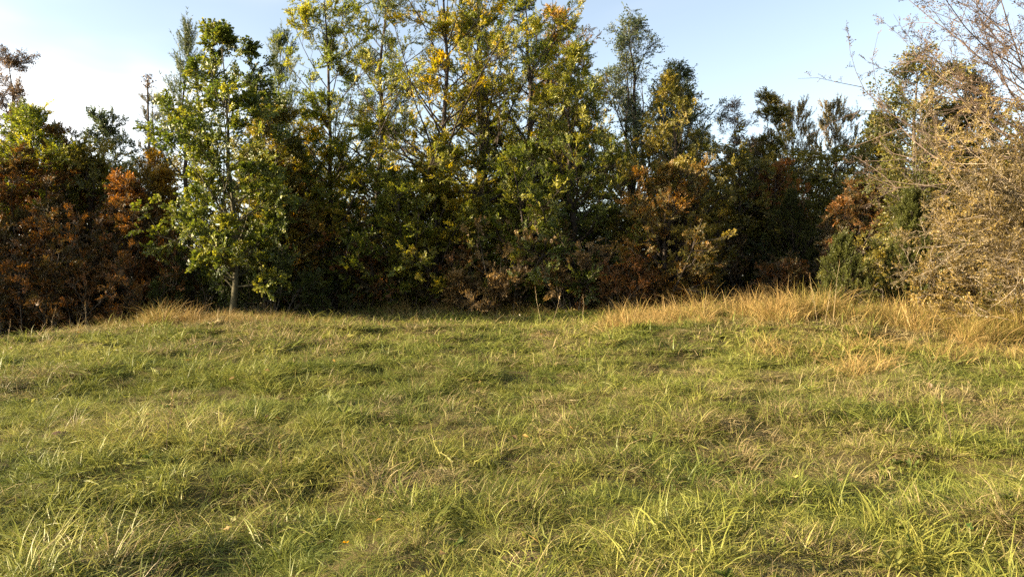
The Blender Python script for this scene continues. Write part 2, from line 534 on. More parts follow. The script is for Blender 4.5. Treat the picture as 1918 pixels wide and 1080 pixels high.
gx = axis(-14, 12, .15, 600, 1.16)
gy = axis(2, 24, .15, 900, 1.16)
GX, GY = np.meshgrid(gx, gy)
GZ = ground_h(GX, GY)
nx, ny = len(gx), len(gy)
ii = (np.arange(ny - 1)[:, None] * nx + np.arange(nx - 1)[None]).ravel()
gq = np.stack([ii, ii + 1, ii + nx + 1, ii + nx], 1)
m, N, L = node_mat('meadow_soil')
out = N.new('ShaderNodeOutputMaterial')
tc = N.new('ShaderNodeTexCoord')
n1 = N.new('ShaderNodeTexNoise'); n1.inputs['Scale'].default_value = 1.4; n1.inputs['Detail'].default_value = 6; n1.inputs['Roughness'].default_value = .65
n2 = N.new('ShaderNodeTexNoise'); n2.inputs['Scale'].default_value = 75; n2.inputs['Detail'].default_value = 8; n2.inputs['Roughness'].default_value = .7
rp = ramp_node(N, [(.30, (.045, .032, .016)), (.5, (.085, .070, .026)), (.72, (.15, .115, .045))])
pb = N.new('ShaderNodeBsdfPrincipled'); pb.inputs['Roughness'].default_value = .95; pb.inputs['Specular IOR Level'].default_value = .1
mxx = N.new('ShaderNodeMath'); mxx.operation = 'MULTIPLY_ADD'; mxx.inputs[1].default_value = .5
hf = N.new('ShaderNodeMath'); hf.operation = 'MULTIPLY'; hf.inputs[1].default_value = .5
bp = N.new('ShaderNodeBump'); bp.inputs['Strength'].default_value = .9; bp.inputs['Distance'].default_value = .03
L.new(tc.outputs['Object'], n1.inputs['Vector']); L.new(tc.outputs['Object'], n2.inputs['Vector'])
L.new(n2.outputs['Fac'], hf.inputs[0]); L.new(n1.outputs['Fac'], mxx.inputs[0]); L.new(hf.outputs[0], mxx.inputs[2])
L.new(mxx.outputs[0], rp.inputs['Fac']); L.new(rp.outputs['Color'], pb.inputs['Base Color'])
L.new(n2.outputs['Fac'], bp.inputs['Height']); L.new(bp.outputs[0], pb.inputs['Normal']); L.new(pb.outputs[0], out.inputs['Surface'])
SOIL = m
g = obj('ground', new_mesh('ground', np.stack([GX, GY, GZ], -1), gq, mats=[SOIL], smooth=True), kind='structure')
g['label'] = 'uneven meadow soil under the grass, rising to the right'

# ------------------------------------------------------------------ leafy sprays: a forked twig with its leaves
def instancer(o, name, sources, attrs):
    """o's points each carry one of the source meshes"""
    ng = bpy.data.node_groups.new(name, 'GeometryNodeTree')
    ng.interface.new_socket('Geometry', in_out='INPUT', socket_type='NodeSocketGeometry')
    ng.interface.new_socket('Geometry', in_out='OUTPUT', socket_type='NodeSocketGeometry')
    N, L = ng.nodes, ng.links
    gi = N.new('NodeGroupInput'); go = N.new('NodeGroupOutput')
    jn = N.new('GeometryNodeJoinGeometry')
    for so in reversed(sources):
        oi = N.new('GeometryNodeObjectInfo'); oi.inputs['Object'].default_value = so; oi.inputs['As Instance'].default_value = False
        gt = N.new('GeometryNodeGeometryToInstance')
        L.new(oi.outputs['Geometry'], gt.inputs[0]); L.new(gt.outputs[0], jn.inputs[0])

    def att(nm, ty):
        n = N.new('GeometryNodeInputNamedAttribute'); n.data_type = ty; n.inputs['Name'].default_value = nm
        return n.outputs['Attribute']
    ip = N.new('GeometryNodeInstanceOnPoints')
    ip.inputs['Pick Instance'].default_value = True
    er = N.new('FunctionNodeEulerToRotation')
    L.new(att('rot', 'FLOAT_VECTOR'), er.inputs[0]); L.new(er.outputs[0], ip.inputs['Rotation'])
    L.new(att('scl', 'FLOAT_VECTOR'), ip.inputs['Scale']); L.new(att('idx', 'INT'), ip.inputs['Instance Index'])
    L.new(gi.outputs[0], ip.inputs['Points']); L.new(jn.outputs[0], ip.inputs['Instance']); L.new(ip.outputs[0], go.inputs[0])
    return ng


def point_mesh(name, P, attrs):
    me = bpy.data.meshes.new(name)
    me.vertices.add(len(P)); me.vertices.foreach_set('co', np.asarray(P, np.float32).ravel())
    for nm, ty, dat in attrs:
        a = me.attributes.new(nm, ty, 'POINT')
        a.data.foreach_set('vector' if ty == 'FLOAT_VECTOR' else 'value', np.asarray(dat, np.int32 if ty == 'INT' else np.float32).ravel())
    return me


_SPRAY = {}


def spray_group(kind, leaf_m, bark):
    key = (kind, leaf_m.name, bark.name)
    if key in _SPRAY:
        return _SPRAY[key]
    src = []
    for k in range(5):
        r = RS(50 + k)
        main = polylines(r, np.zeros((1, 3)), np.array([[1., 0, .12]]), np.array([.30]), 4, -.15, .10)
        sd = r.choice([-1, 1]); 
        S, T = along(main, np.zeros(3, int), np.array([.25, .5, .72]) + r.normal(0, .05, 3))
        D = T + np.array([[0, sd * .8, .1], [0, -sd * .8, .1], [0, sd * .7, .15]])
        side = polylines(r, S, D, np.array([.17, .15, .11]) * (.7 + .6 * r.rand(3)), 4, 0., .12)
        tw = merge([tubes(main, np.linspace(.0042, .0018, 4)[None], 3), tubes(side[:, ::3], np.tile([.0026, .0014], (3, 1)), 3)])
        allp = np.concatenate([main, side])
        cnt = {'oak': [11, 7, 7, 6], 'sparse': [6, 4, 3, 3], 'fine': [7, 5, 5, 4]}.get(kind, [12, 8, 8, 6])
        pi = np.repeat(np.arange(4), cnt)
        u = np.concatenate([np.linspace(.25, 1, c) for c in cnt])
        P, T = along(allp, pi, np.clip(u, 0, 1))
        sg = np.where(np.arange(len(pi)) % 2 == 0, 1., -1.)
        up = np.array([0, 0, 1.])
        lat = norm(np.cross(up, T)) * sg[:, None]
        an = (.75 - .55 * (u > .95) + r.normal(0, .22, len(pi)))[:, None]
        X = T * np.cos(an) + lat * np.sin(an) + r.normal(0, .22, T.shape) + np.array([0, 0, -.18])
        N_ = up + r.normal(0, .45, T.shape)
        base = .074 if kind == 'oak' else .058
        V, F_, tn = leaf_cards(r, P, X, N_, base * (.65 + .6 * r.rand(len(pi))), .45 * (r.rand(len(pi)) - .5), 'oak' if kind == 'oak' else 'simple', .60 if kind == 'oak' else .52)
        v = np.concatenate([tw[0], V])
        me = new_mesh('spray', v, tw[1], F_ + len(tw[0]), {'tone': np.concatenate([np.zeros(len(tw[0])), tn])}, [bark, leaf_m])
        mi = np.concatenate([np.zeros(len(tw[1])), np.ones(len(F_))]).astype(np.int32)
        me.polygons.foreach_set('material_index', mi)
        src.append(bpy.data.objects.new('spray', me))
    g_ = instancer(None, 'leafy_sprays', src, None)
    _SPRAY[key] = g_
    return g_


def foliage(name, sp, leaf_m, bark, parent):
    sc3 = np.repeat(np.asarray(sp['scl'])[:, None], 3, 1)
    me = point_mesh(name, sp['P'], (('rot', 'FLOAT_VECTOR', sp['rot']), ('scl', 'FLOAT_VECTOR', sc3), ('idx', 'INT', sp['idx']), ('itone', 'FLOAT', sp['tone'])))
    me.materials.append(leaf_m)
    o = obj(name, me, parent, kind='stuff')
    md = o.modifiers.new('sprays', 'NODES'); md.node_group = spray_group(sp['kind'], leaf_m, bark)
    return o


# ------------------------------------------------------------------ placing trees by photo column, top row, distance
def bay(px, D):
    """the wood's edge swings back in the middle of the picture"""
    return D + 2.0 * float(sstep(540, 640, px) * sstep(1300, 1200, px)) + 4.6 * float(sstep(1300, 1350, px) * sstep(1560, 1500, px)) * (D < 28)


def spot(px, D):
    x = (px - CX) / F * D
    return x, D, gz(x, D)


def top_h(ytop, D, z0):
    return CAMZ + (HZ - ytop) / F * D - z0


def build(name, label, cat, loc, trunks, wood, leaves, leaf_m, bark=BARK, group=None, leafname='crown'):
    root = thing(name, label, cat, loc, group)
    for v, q in trunks:
        obj('trunk', new_mesh('trunk', v, q, mats=[bark], smooth=True), root)
    if wood is not None:
        obj('branches', new_mesh('branches', wood[0], wood[1], mats=[bark], smooth=True), root, kind='stuff')
    if leaves is not None:
        if isinstance(leaves, dict):
            foliage(leafname, leaves, leaf_m, bark, root)
        else:
            V, T, tn = leaves
            obj(leafname, new_mesh(leafname, V, None, T, {'tone': tn}, [leaf_m]), root, kind='stuff')
    return root


def tree(label, px, ytop, D, wpx, lm, seed, name='broadleaf_tree', bark=BARK_DARK, group='trees along the edge of the wood', dx=0, **kw):
    D = bay(px, D)
    x, y, z = spot(px, D)
    H = top_h(ytop, D, z) * .96
    R = wpx * .5 / F * D * (1.52 if 540 < px < 1100 else 1.30)
    lean = kw.pop('leanpx', 0) / F * D
    kw['leaf'] = kw.get('leaf', .09) * 1.08
    t, w, l = gen_tree(seed, H, R, lean=(lean, 0), **kw)
    return build(name, label, 'tree', (x, y, z), t, w, l, LM[lm], bark, group)


def pine(label, px, ytop, D, wpx, lm, seed, name='pine_tree', group='conifers in the wood', **kw):
    D = bay(px, D)
    x, y, z = spot(px, D)
    H = top_h(ytop, D, z)
    t, w, l = gen_pine(seed, H, wpx * .5 / F * D * 1.35, **kw)
    return build(name, label, 'tree', (x, y, z), t, w, l, LM[lm], BARK_DARK, group)


def shrub(label, px, ytop, D, wpx, lm, seed, name='shrub', bark=BARK, group='shrubs under the trees', cat='shrub', **kw):
    D = bay(px, D)
    x, y, z = spot(px, D)
    H = max(top_h(ytop, D, z), .5)
    w, l = gen_shrub(seed, H, wpx * .5 / F * D * 1.15, **kw)
    return build(name, label, cat, (x, y, z), [], w, l, LM[lm], bark, group, 'foliage')


# --- left end of the wood
tree('tall thin tree with sparse purplish leaves against the sky at the left edge', 35, 62, 27, 190, 'plum', 11, cb=.40, n1=40, n2=7, n3=7, nl=6, lkind='sparse', leaf=.078, prof='egg', gap=.6)
tree('bushy green tree at the left edge below the thin purplish one', 75, 172, 23.5, 230, 'light', 12, cb=.2, n1=44, leaf=.10)
tree('reddish brown tree filling the left edge in shade', 15, 280, 22.0, 220, 'rust', 13, cb=.05, n1=48, n3=6, nl=8, leaf=.085, e0=5)
tree('orange brown tree between the green tree and the rust red one', 128, 226, 23.2, 190, 'rust', 14, cb=.05, n1=46, n3=6, leaf=.085, tone_b=.15)
tree('dull olive round topped tree behind the orange and rust red ones', 205, 186, 29, 200, 'blue', 15, cb=.15, n1=44, leaf=.10, prof='egg', tone_b=.1)
tree('olive green tree in front of the olive round topped tree', 178, 240, 22.6, 150, 'olive', 16, cb=.1, n1=40, leaf=.085)
tree('small rust red tree left of the free standing oak', 232, 300, 21.6, 130, 'rust', 17, cb=.06, n1=42, n3=6, nl=8, leaf=.075, tone_b=-.02)
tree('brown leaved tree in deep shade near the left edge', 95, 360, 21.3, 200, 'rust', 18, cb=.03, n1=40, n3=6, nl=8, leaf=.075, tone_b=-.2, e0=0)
tree('yellow orange tree peeping out left of the oak crown', 300, 262, 23.5, 100, 'ochre', 19, cb=.1, n1=36, leaf=.08, tone_b=.15)
pine('dark brownish spruce with dense top beside the bare pole', 292, 172, 30, 110, 'oldpine', 20, name='spruce_tree', cb=.1, whorls=14, per=7, sl=.24, rise=5, dense=3, n2=5, nlen=.06, nwid=.014, nn=28, tone_b=-.25)

# --- the free-standing oak and what looks over its shoulders
x, y, z = spot(434, 19.6)
H = top_h(34, 19.6, z)
t_, w_, l_ = gen_tree(101, H, 2.25, cb=.14, prof='egg', n1=46, n2=6, n3=6, nl=7, leaf=.088, wid=.62, lkind='oak', e0=14, e1=66, tr=.08, lean=(-.32, 0), wob=.010, gap=.5, tone_z=-.1, spr=1.0)
build('oak_tree', 'free standing young green oak at the left edge of the meadow', 'tree', (x, y, z), t_, w_, l_, LM['oak'], BARK_GREEN)
pine('pine with upright shoots showing left of the oak top', 358, 62, 24, 120, 'pine', 21, cb=.45, whorls=9, sl=.55, rise=45, nn=44, dense=2, n2=4, per=5, nwid=.018)
pine('grey green pine between the oak and the tall light green tree', 527, 66, 26, 150, 'pine', 22, cb=.3, whorls=11, sl=.52, rise=42, nn=42, dense=2, n2=4, per=6, nwid=.018)
tree('dark green tree hugging the right side of the oak', 520, 165, 22.5, 110, 'olive', 23, cb=.25, n1=40, leaf=.085)
tree('brownish yellow young tree right of the oak trunk', 545, 270, 23, 110, 'ochre', 24, cb=.12, n1=38, leaf=.07, tone_b=-.1)

# --- the tall centre group
tree('tall slim light green tree with straight dark trunk', 627, -120, 22, 185, 'light', 31, cb=.20, n1=56, n2=6, n3=6, nl=7, prof='column', leaf=.085, tr=.095, e0=25, e1=70, leanpx=-12, gap=.6, wob=.006)
tree('slender dark trunked tree with thin grey green leaves behind the light green one', 700, -130, 26, 170, 'blue', 32, cb=.42, n1=34, n2=6, n3=6, nl=6, lkind='sparse', leaf=.10, tr=.13, gap=.6, wob=.008)
tree('thin sapling with dark stem beside the slim light green tree', 596, 190, 22.6, 90, 'yellow', 33, cb=.3, n1=26, leaf=.075, tr=.05)
tree('big yellow green tree with pale trunk in the middle', 846, -150, 22.5, 260, 'yellow', 34, cb=.17, n1=60, n2=7, n3=6, nl=7, leaf=.085, tr=.135, e0=12, e1=64, gap=.6, tone_b=-.08, wob=.014)
tree('tall orange tinged tree with forked trunk right of the yellow one', 905, -130, 24.5, 250, 'yellow', 35, cb=.22, n1=58, n2=7, n3=6, nl=7, leaf=.085, tr=.14, fork=1, gap=.6, tone_z=.35, tone_b=-.02)
tree('olive green tree leaning right out of the tall centre group', 985, -60, 25.5, 210, 'light', 36, cb=.3, n1=48, leaf=.09, leanpx=22, fork=1)
tree('bright green middle height tree in front of the slender trunk', 742, 290, 21.6, 190, 'light', 37, cb=.08, n1=44, n3=6, leaf=.075, tone_b=-.12, e0=5)
tree('yellow green low tree below the big yellow crown', 815, 300, 21.4, 150, 'yellow', 38, cb=.12, n1=42, n3=6, leaf=.075, tone_b=-.1, e0=5)
tree('broad dark green tree with yellow tinged top right of centre', 1068, 90, 21.8, 230, 'oak', 39, cb=.08, n1=58, n2=7, n3=6, nl=7, leaf=.085, tone_z=.75, tone_b=.08, e0=5, e1=55, prof='egg')
tree('green bush like tree at the foot of the broad dark green one', 985, 262, 21.2, 150, 'light', 40, cb=.06, n1=44, n3=6, leaf=.075, tone_b=-.15, e0=5)
tree('orange topped narrow tree against the sky right of the centre group', 1062, -15, 28, 100, 'ochre', 41, cb=.4, n1=38, leaf=.09, prof='egg', tone_z=.5, tone_b=.0, tr=.08)
tree('tall grey green tree with several upright heads on the skyline', 1176, 10, 30, 190, 'blue', 42, cb=.40, n1=40, n2=7, n3=5, lkind='sparse', leaf=.12, fork=2, e0=35, e1=70, gap=.8, prof='egg', l2scale=.3)
tree('small dark tree head poking up right of the grey green one', 1268, 112, 31, 90, 'blue', 43, cb=.5, n1=30, lkind='sparse', leaf=.12, tone_b=-.15)
tree('olive brown tree with orange lower leaves right of centre', 1265, 130, 23, 200, 'olive', 44, cb=.10, n1=54, n2=7, n3=5, nl=7, leaf=.08, e0=15, e1=68, tone_z=-.5, tone_b=.16, prof='egg')
tree('orange leaved small tree under the olive brown one', 1250, 290, 21.6, 180, 'orange', 45, cb=.05, n1=46, n3=6, leaf=.07, tone_b=-.12, e0=5)
tree('very thin see through tree with scattered leaves against the sky', 1368, 176, 26, 130, 'plum', 46, cb=.3, n1=34, n2=6, n3=5, nl=5, lkind='sparse', leaf=.075, gap=.5, tr=.05)
tree('narrow dark green tree with wispy tip beside the see through one', 1432, 168, 27, 105, 'olive', 47, cb=.2, n1=36, leaf=.09, prof='egg', tone_z=.3, tr=.07)
tree('low olive tree below the wispy one', 1385, 262, 23.5, 130, 'olive', 48, cb=.08, n1=40, n3=6, leaf=.07, e0=5)
tree('reddish brown low tree in the gap below the pines', 1445, 292, 24, 150, 'rust', 49, cb=.05, n1=40, n3=6, leaf=.07, tone_b=.1, e0=5)
pine('olive brown pine on the skyline, left of the pair', 1495, 205, 33, 185, 'oldpine', 50, cb=.1, whorls=15, per=7, sl=.34, rise=12, nn=34, nwid=.020, dense=3, tone_b=.1)
pine('olive brown pine on the skyline, right of the pair', 1565, 198, 34, 185, 'oldpine', 51, cb=.1, whorls=15, per=7, sl=.34, rise=12, nn=34, nwid=.020, dense=3)
tree('yellow green tree below the right oak like tree', 1640, 200, 24.5, 130, 'olive', 52, cb=.12, n1=44, n3=6, leaf=.08, tone_b=-.15, prof='egg')  # olive leaf at lowered tone, shade put into the colour
tree('brown green oak behind the thorn bush on the right', 1722, 75, 20.5, 180, 'olive', 53, name='oak_tree', cb=.2, n1=46, n2=6, n3=5, nl=6, leaf=.11, wid=.6, lkind='sparse', tone_b=-.25, prof='oval', gap=.6, bark=BARK)  # leaves darkened in colour to read as shaded
tree('ochre tree rising through the thorn branches', 1822, 110, 21, 120, 'olive', 54, cb=.2, n1=40, leaf=.09)  # darker olive leaf stands in for shade
tree('rusty brown tree in shade below the pine pair', 1610, 335, 22.5, 130, 'rust', 55, cb=.08, n1=40, n3=6, leaf=.07, e0=5, tone_b=-.25)  # rust tone lowered to paint in the shade

# --- junipers
pine('feathery juniper in front of the dark gap', 1578, 462, 16.6, 100, 'juniper', 61, name='juniper', group='junipers near the thorn bush', cb=.02, whorls=12, per=8, sl=.17, rise=28, nn=18, nlen=.034, nwid=.014, dense=5, tone_b=-.2, n2=6)
pine('taller feathery juniper against the left side of the thorn bush', 1700, 370, 16.6, 85, 'juniper', 62, name='juniper', group='junipers near the thorn bush', cb=.05, whorls=16, per=8, sl=.18, rise=22, nn=17, nlen=.038, nwid=.015, dense=5, tone_b=-.2, n2=6)  # needle tone lowered to imitate shade
pine('dark juniper deep in the shaded gap', 1490, 372, 21.5, 130, 'juniper', 63, name='juniper', group='junipers near the thorn bush', cb=.03, whorls=13, per=8, sl=.2, rise=30, nn=16, nlen=.045, nwid=.017, dense=4, n2=6, tone_b=-.25)

# --- shrubs along the foot of the wood, left to right
SH = [
    ('dark leafy thicket at the left edge in shade', 15, 420, 20.8, 190, 'rust', 70, dict(tone_b=-.15)),  # leaf tone lowered to stand in for shade
    ('brown thicket toned dark as if shaded right of the left edge', 140, 430, 20.6, 190, 'rust', 71, dict(tone_b=-.15)),  # shade put into the leaf colour by a lower tone
    ('shaded thicket left of the oak trunk', 265, 455, 21, 170, 'rust', 72, dict(tone_b=-.1)),  # rust leaves toned down to imitate shade
    ('dark shrub directly behind the oak trunk', 380, 470, 21.4, 150, 'dark', 73, {}),
    ('dark green shrub right of the oak trunk', 505, 478, 21.2, 150, 'dark', 74, {}),
    ('orange brown thicket around the light green tree foot', 590, 395, 22.8, 150, 'rust', 75, dict(tone_b=.1)),
    ('low dark green shrub before the slim tree', 600, 488, 21.6, 130, 'dark', 76, {}),
    ('reddish brown bramble left of centre', 690, 465, 21.8, 150, 'rust', 77, {}),
    ('green brown shrub below the bright green tree', 770, 455, 21.6, 140, 'olive', 78, {}),
    ('rusty bramble in the middle of the wood edge', 855, 470, 21.4, 150, 'rust', 79, {}),
    ('tall pale brown twiggy shrub in the centre', 955, 398, 21.0, 150, 'brown', 80, dict(tone_b=.1, H_up=1)),
    ('low ochre shrub at the foot of the pale twiggy one', 900, 508, 20.8, 110, 'brown', 81, dict(tone_b=.15)),
    ('grey brown arching bramble right of centre', 1075, 445, 20.6, 160, 'brown', 82, {}),
    ('reddish arching bramble before the dark gap', 1160, 488, 20.2, 120, 'rust', 83, dict(tone_b=.15)),
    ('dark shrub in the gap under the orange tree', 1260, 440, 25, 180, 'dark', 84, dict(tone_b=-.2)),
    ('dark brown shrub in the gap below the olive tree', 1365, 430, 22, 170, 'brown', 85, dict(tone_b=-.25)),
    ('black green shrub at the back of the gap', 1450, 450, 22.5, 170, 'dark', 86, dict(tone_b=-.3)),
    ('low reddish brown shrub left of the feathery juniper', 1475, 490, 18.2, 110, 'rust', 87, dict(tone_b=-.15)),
    ('olive shrub between the two green junipers', 1645, 440, 18.5, 100, 'olive', 88, {}),
]
for lab, px, yt, D, wpx, lm, seed, kw in SH:
    kw = dict(kw); kw.pop('H_up', None)
    shrub(lab, px, yt, D, wpx, lm, seed, stems=18, n2=8, n3=6, nl=7, leaf=.065, twig=.28, bark=BARK, **kw)

# --- dead bare pole with a tuft, on the skyline left of the oak
x, y, z = spot(278, 28.5)
Hp = top_h(150, 28.5, z)
r = RS(5)
root = thing('dead_tree', 'bare dead pole tree with a small tuft at its tip left of the oak', 'tree', (x, y, z))
zz = np.linspace(0, 1, 12)
st = np.stack([np.cumsum(r.normal(0, .02, 12)), np.zeros(12), zz * Hp - .3 * (zz == 0)], 1)[None]
obj('trunk', new_mesh('trunk', *tubes(st, (.085 * (1.05 - zz * .7))[None], 8), mats=[BARK], smooth=True), root)
sb = 26
az = r.rand(sb) * 6.28; u = .35 + .6 * r.rand(sb)
S, _ = along(st, np.zeros(sb, int), u)
sl_ = polylines(r, S, np.stack([np.cos(az), np.sin(az), -.1 + 0 * az], 1), .2 + .5 * r.rand(sb), 4, .2, .2)
obj('branches', new_mesh('branches', *tubes(sl_, np.full((sb, 4), .012) * np.linspace(1, .4, 4), 4), mats=[BARK_DARK]), root, kind='stuff')
n = 160
P = np.stack([r.normal(0, .09, n), r.normal(0, .09, n), Hp - .35 + .55 * r.rand(n)], 1) + st[0, -1] * np.array([1, 1, 0])
V, T, tn = leaf_cards(r, P, r.normal(size=(n, 3)), r.normal(size=(n, 3)), np.full(n, .09), r.rand(n))
obj('tip_tuft', new_mesh('tip_tuft', V, None, T, {'tone': tn}, [LM['plum']]), root, kind='stuff')

# ------------------------------------------------------------------ the big thorn bush on the right
x, y, z = spot(2065, 14.0)
root = thing('thorn_bush', 'large tangled thorn bush with tiny tan leaves and bare pale branches on the right', 'bush', (x, y, z))
r = RS(77)
w_, l_ = gen_shrub(201, 4.2, 2.85, stems=76, n2=13, n3=11, nl=11, leaf=.054, lkind='fine', rad=.015, arch=-.7, depth=.85, base=.3, twig=.34, l2scale=.28, n3pts=3, tone_z=.1, inner=.3)
obj('branches', new_mesh('branches', *w_, mats=[BARK_PALE], smooth=True), root, kind='stuff')
foliage('foliage', l_, LM['thorn'], BARK_PALE, root)
# long arching boughs, each a part of its own
nb = 22
az = np.radians(r.uniform(95, 330, nb))
el = np.radians(r.uniform(28, 78, nb))
S = np.stack([r.normal(.2, .35, nb), r.normal(0, .35, nb), np.full(nb, .3)], 1)
D = np.stack([np.cos(az) * np.cos(el), np.sin(az) * np.cos(el) * .8, np.sin(el)], 1)
Lb = r.uniform(3.4, 6.0, nb)
bo = polylines(r, S, D, Lb, 14, np.full(nb, -.35), .075)
rb = r.uniform(.009, .018, nb)
for k in range(nb):
    b = bo[k:k + 1]
    v, q = tubes(b, (rb[k] * np.linspace(1, .22, 14))[None], 6)
    p = obj('bough', new_mesh('bough', v, q, mats=[BARK_PALE], smooth=True), root)
    tw, lv = wood_and_leaves(r, b, np.array([rb[k]]), 22, 6, 2, .055, .6, 'sparse', up2=.1, l2scale=.20, inner=.2, twig=.28, n3pts=4)
    obj('twigs', new_mesh('twigs', *tw, mats=[BARK_PALE], smooth=True), p, kind='stuff')
    foliage('leaves', lv, LM['thorn'], BARK_PALE, p)
# the nearly bare crown behind and above it
x, y, z = spot(1965, 16.0)
t_, w_, l_ = gen_tree(203, 8.8, 5.3, cb=.38, prof='egg', n1=56, n2=9, n3=6, nl=1, leaf=.06, lkind='sparse', e0=5, e1=55, tr=.09, gap=.4, l2scale=.5, twig=.42, wob=.02, n3pts=4)
build('thorn_tree', 'nearly bare reddish twigged tree at the upper right corner', 'tree', (x, y, z), t_, w_, l_, LM['plum'], bark_mat('reddish_twig_bark', (.05, .036, .028), (.15, .11, .082)))

# ------------------------------------------------------------------ the wood behind: one mass of leaves and stems
r = RS(900)
MP, ML, MT = [], [], []


def mass(n, xs, ys, top, scale):
    X = r.uniform(*xs, n); Y = r.uniform(*ys, n)
    cl = vnoise(X * .55, Y * .55, 31)
    Z = ground_h(X, Y, False) + top(X) * (.55 + .6 * cl) * r.rand(n) ** .85
    MP.append(np.stack([X, Y, Z], 1)); ML.append(scale * (.7 + .6 * r.rand(n))); MT.append(np.clip(.15 + .5 * cl + .4 * (r.rand(n) - .3), 0, 1))


mass(13000, (-34, 34), (28.5, 36), lambda X: np.interp(X, [-34, -14, -9, 0, 6, 9, 14, 34], [9, 8.0, 6.6, 7.2, 6.6, 5.8, 6.0, 7]), 2.3)
mass(5500, (-34, -15.5), (17.5, 27), lambda X: 7.0 + 0 * X, 2.0)
mass(4500, (-12, 15), (27, 29.5), lambda X: 3.6 + 0 * X, 1.9)
mass(2600, (12, 26), (17, 27), lambda X: 5.0 + 0 * X, 2.0)
MP = np.concatenate(MP)
wd = foliage('background_wood', dict(P=MP, rot=np.stack([r.normal(0, .5, len(MP)), r.normal(-.3, .5, len(MP)), r.rand(len(MP)) * 6.283], 1), scl=np.concatenate(ML),
             idx=r.randint(0, 5, len(MP)), tone=np.concatenate(MT), kind='simple'), LM['olive'], BARK_DARK, None)
wd['label'] = 'shaded mass of woodland undergrowth behind the front trees'
wd['category'] = 'wood'

# ------------------------------------------------------------------ grass
def grass_mat(name, greens, straws):
    m, N, L = node_mat(name)
    out = N.new('ShaderNodeOutputMaterial')
    at = N.new('ShaderNodeAttribute'); at.attribute_name = 'tone'                # per blade 0..1
    dr = N.new('ShaderNodeAttribute'); dr.attribute_name = 'dry'; dr.attribute_type = 'INSTANCER'
    hu = N.new('ShaderNodeAttribute'); hu.attribute_name = 'hue'; hu.attribute_type = 'INSTANCER'
    ps = N.new('ShaderNodeAttribute'); ps.attribute_name = 'pick'
    gr = ramp_node(N, greens); stt = ramp_node(N, straws)
    a1 = N.new('ShaderNodeMath'); a1.operation = 'MULTIPLY_ADD'; a1.inputs[1].default_value = .55; 
    h2 = N.new('ShaderNodeMath'); h2.operation = 'MULTIPLY'; h2.inputs[1].default_value = .45
    L.new(hu.outputs['Fac'], h2.inputs[0]); L.new(at.outputs['Fac'], a1.inputs[0]); L.new(h2.outputs[0], a1.inputs[2])
    L.new(a1.outputs[0], gr.inputs['Fac']); L.new(at.outputs['Fac'], stt.inputs['Fac'])
    sub = N.new('ShaderNodeMath'); sub.operation = 'SUBTRACT'
    mr = N.new('ShaderNodeMapRange'); mr.inputs['From Min'].default_value = -.12; mr.inputs['From Max'].default_value = .12
    L.new(dr.outputs['Fac'], sub.inputs[0]); L.new(ps.outputs['Fac'], sub.inputs[1]); L.new(sub.outputs[0], mr.inputs['Value'])
    mx = N.new('ShaderNodeMix'); mx.data_type = 'RGBA'
    L.new(mr.outputs['Result'], mx.inputs['Factor']); L.new(gr.outputs['Color'], mx.inputs['A']); L.new(stt.outputs['Color'], mx.inputs['B'])
    pb = N.new('ShaderNodeBsdfPrincipled'); pb.inputs['Roughness'].default_value = .5; pb.inputs['Specular IOR Level'].default_value = .25
    tr = N.new('ShaderNodeBsdfTranslucent'); ms = N.new('ShaderNodeMixShader'); ms.inputs[0].default_value = .35
    L.new(mx.outputs['Result'], pb.inputs['Base Color']); L.new(mx.outputs['Result'], tr.inputs['Color'])
    L.new(pb.outputs[0], ms.inputs[1]); L.new(tr.outputs[0], ms.inputs[2]); L.new(ms.outputs[0], out.inputs['Surface'])
    return m


GRASS = grass_mat('meadow_grass',
                  [(0., (.038, .064, .018)), (.30, (.098, .126, .023)), (.62, (.188, .200, .036)), (1., (.34, .305, .075))],
                  [(0., (.12, .085, .036)), (.45, (.23, .175, .080)), (1., (.36, .29, .14))])
TALL = grass_mat('tall_dry_grass',
                 [(0., (.09, .10, .025)), (.5, (.18, .16, .035)), (1., (.28, .22, .05))],
                 [(0., (.16, .098, .034)), (.5, (.35, .232, .080)), (1., (.53, .385, .150))])


def blades(r, root, L, d, c, w, seg=4):
    """arching grass blades from root points"""
    nb = len(root)
    hz = norm(d * np.array([1, 1, 0.]) + 1e-4)
    d = norm(d)
    pts = np.zeros((nb, seg + 1, 3)); pts[:, 0] = root
    for k in range(1, seg + 1):
        d = norm(d + hz * (c / seg * (k / seg + .3))[:, None] + np.array([0, 0, -1.]) * (c / seg * (k / seg) * .95)[:, None] + r.normal(0, .06, (nb, 3)))
        pts[:, k] = pts[:, k - 1] + d * (L / seg)[:, None]
    pts[:, 1:, 2] = np.maximum(pts[:, 1:, 2], .012)
    side = norm(np.cross(hz, np.array([0, 0, 1.])) + r.normal(0, .45, (nb, 3)))
    wk = w * (.65 + .7 * r.rand(nb))
    prof = np.array([.8, 1., .85, .55])
    lft = pts[:, :seg] - side[:, None] * (wk[:, None] * prof[None])[..., None] * .5
    rgt = pts[:, :seg] + side[:, None] * (wk[:, None] * prof[None])[..., None] * .5
    V = np.concatenate([np.stack([lft, rgt], 2).reshape(nb, -1, 3), pts[:, seg:]], 1)
    nv = 2 * seg + 1
    b = np.arange(nb)[:, None] * nv
    Q = np.concatenate([b + np.array([2 * k, 2 * k + 1, 2 * k + 3, 2 * k + 2]) for k in range(seg - 1)])
    T = b + np.array([2 * seg - 2, 2 * seg - 1, 2 * seg])
    return V.reshape(-1, 3), Q, T, nv


